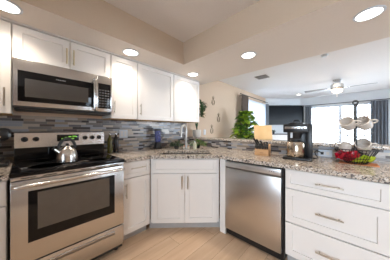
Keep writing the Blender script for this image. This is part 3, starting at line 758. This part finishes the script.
for dx, dy, z, rx, ry in ((-.045,-.095,.965,.5,.2),(-.06,-.03,.957,.6,.4),(-.05,-.065,.960,.5,-.5),(-.03,-.05,.975,.8,.3),(-.065,-.005,.952,.8,.1)):
    packet('snack_packet', 'lime green packet in the right half of the wire basket', (MX+dx, MY+dy, z), (rx, ry, -.7), limem, .026, .030, L_)

# ---------------------------------------------------------------- living area
tvm = plain('tv_screen', (.006,.008,.011,1), .22, var=.05, spec=.12)
t = thing('television', 'large flat black television on the diagonal wall', 'television', (6.93, 1.80, 1.40), math.radians(-46))
MB().box(-.74,.74,-.03,.01,0,.755, bev=.006).build('housing', blk, t); MB().box(-.728,.728,-.033,-.029,.014,.741).build('screen', tvm, t)
MB().box(-.2,.2,.01,.06,.2,.5).build('wall_mount', blk, t)
t = thing('media_console', 'white console with dark top below the television', 'console', (6.80, 1.66, 0), math.radians(-46))
MB().box(-.70,.55,-.17,.16,.04,1.03, bev=.004).build('console_body', white, t); MB().box(-.72,.57,-.19,.17,1.031,1.065, bev=.003).build('console_top', plain('dark_stained_wood', srgb(62,58,60), .4), t)
t = thing('small_plant', 'tiny green plant at the left end of the console', 'potted plant', (6.40, 2.03, 1.066))
MB().lathe([(0,0),(.035,0),(.045,.06),(.04,.06),(0,.05)]).build('pot', dgrey, t); m = MB()
for k in range(50):
    a_ = rng.uniform(0, 2*PI); leaf(m, Vector((0,0,.06)), Vector((math.cos(a_), math.sin(a_), rng.uniform(.1,2))), rng.uniform(.06,.13), .02, .2)
m.build('foliage', leafd, t)
def curtain(label, axis, a0, a1, base, z0, z1, mat, folds, grp=None):
    m = MB(); n = folds*8; rows = []
    for z in (z0, (z0+z1)/2, z1):
        row = []
        for side in (-.004, .004):
            for i in range(n+1):
                u = a0+(a1-a0)*i/n; d = base + .03*math.sin(2*PI*folds*i/n) + side
                row.append(m.bm.verts.new((u, d, z) if axis == 'x' else (d, u, z)))
        rows.append((row[:n+1], row[n+1:]))
    for (a, b), (c, d) in zip(rows, rows[1:]):
        for i in range(n):
            m.bm.faces.new((a[i], a[i+1], c[i+1], c[i])); m.bm.faces.new((b[i+1], b[i], d[i], d[i+1]))
    for a, b in (rows[0], rows[-1]):
        for i in range(n): m.bm.faces.new((a[i], b[i], b[i+1], a[i+1]))
    for k in (0, n):
        for (a, b), (c, d) in zip(rows, rows[1:]): m.bm.faces.new((a[k], b[k], d[k], c[k]))
    return tag(m.build('curtain', mat), label, 'curtain', grp)
curtain('taupe curtain left of the tall window, behind the fig plant', 'x', 4.22, 4.57, 2.17, .03, 2.20, curtb, 4)
curtain('narrow dark curtain right of the tall window beside the television', 'x', 6.07, 6.26, 2.17, .03, 2.16, curt, 2)
curtain('narrow slate curtain left of the wide window, right of the television', 'y', 1.0, 1.20, 7.385, .03, 2.10, curt, 3)
curtain('slate blue curtain right of the wide window, at right behind the mug tree', 'y', -.86, -.50, 7.385, .03, 2.10, curt, 5)
t = thing('curtain_rod', 'thin grey curtain rod above the wide window', 'curtain rod', (7.385, .15, 2.125))
MB().cyl((0,-1.15,0),(0,1.10,0),.012).build('rod', dgrey, t)
for yy in (-1.17, 1.12): MB().lathe([(0,-.025),(.018,-.018),(.025,0),(.018,.018),(0,.025)], (0,yy,0)).build('finial', dgrey, t)
for yy in (-1.05, 1.02): MB().box(0,.085,yy-.008,yy+.008,-.01,.01).build('bracket', dgrey, t)
t = thing('curtain_rod', 'short curtain rod above the tall window', 'curtain rod', (5.20, 2.17, 2.215))
MB().cyl((-1.08,0,0),(.99,0,0),.012).build('rod', dgrey, t)
for xx in (-.8,.9): MB().box(xx-.008,xx+.008,0,.179,-.01,.01).build('bracket', dgrey, t)
mm_, nt_, b_n = new_mat('white_sheer'); b_n.inputs['Base Color'].default_value = (.92,.93,.95,1); b_n.inputs['Roughness'].default_value = .9
tl_ = nt_.nodes.new('ShaderNodeBsdfTranslucent'); tl_.inputs[0].default_value = (.9,.93,.97,1); mx_ = nt_.nodes.new('ShaderNodeMixShader'); mx_.inputs[0].default_value = .5
nt_.links.new(b_n.outputs[0], mx_.inputs[1]); nt_.links.new(tl_.outputs[0], mx_.inputs[2]); nt_.links.new(mx_.outputs[0], nt_.nodes['Material Output'].inputs[0])
sh_ = curtain('thin white sheer curtain glowing in front of the tall window', 'x', 4.50, 6.36, 2.29, .06, 2.17, mm_, 16)
# ceiling fan
t = thing('ceiling_fan', 'grey ceiling fan with a glowing lamp in the living area', 'ceiling fan', (5.26, .20, ZC))
MB().lathe([(0,-.001),(.08,-.001),(.08,-.02),(.05,-.05),(0,-.05)]).build('canopy', steel, t)
MB().lathe([(0,-.04),(.02,-.05),(.02,-.10),(.11,-.11),(.125,-.13),(.125,-.21),(.10,-.235),(0,-.235)]).build('motor_housing', steel, t)
MB().lathe([(0,-.236),(.10,-.236),(.11,-.26),(.09,-.30),(.04,-.32),(0,-.325)]).build('lamp_shade', fanlens, t)
for k in range(4):
    q = PI/2*k+math.radians(2); rot = Matrix.Rotation(q, 4, 'Z') @ Matrix.Rotation(math.radians(9), 4, 'X')
    m = MB(); m.box(.18,.66,-.062,.062,-.004,.004, bev=.003, mat=Matrix.Translation((0,0,-.205)) @ rot); bl = m.build('blade', fanm, t)
    m = MB(); m.box(.10,.24,-.018,.018,-.010,-.0045, mat=Matrix.Translation((0,0,-.205)) @ rot); m.build('blade_arm', steel, bl)
MB().cyl((-.02,0,-.32),(-.02,0,-.48),.002,n=6).build('pull_chain', chrome, t)
L = bpy.data.lights.new('fan_lamp', 'POINT'); L.energy = 8; L.color = (1,.82,.6); L.shadow_soft_size = .1
lo = bpy.data.objects.new('fan_lamp', L); COL.objects.link(lo); lo.parent = t; lo.location = (0,0,-.37)
# vent, detector
t = thing('ceiling_vent', 'small square grey air vent in the living area ceiling', 'vent', (3.79, 1.45, ZC))
MB().box(-.13,.13,-.13,.13,-.008,-.001, bev=.002).build('frame', plain('vent_grey', srgb(150,146,142), .6), t)
m = MB()
for k in range(9): m.box(-.11,.11,-.108+.025*k,-.096+.025*k,-.013,-.008)
m.build('louvers', plain('vent_slat', srgb(120,116,112), .6), t)
tag(MB().lathe([(0,-.03),(.03,-.03),(.045,-.012),(.05,-.001),(0,-.001)], (3.38,.28,ZC)).build('smoke_detector', vinyl), 'small white round detector on the ceiling just past the soffit edge', 'detector')
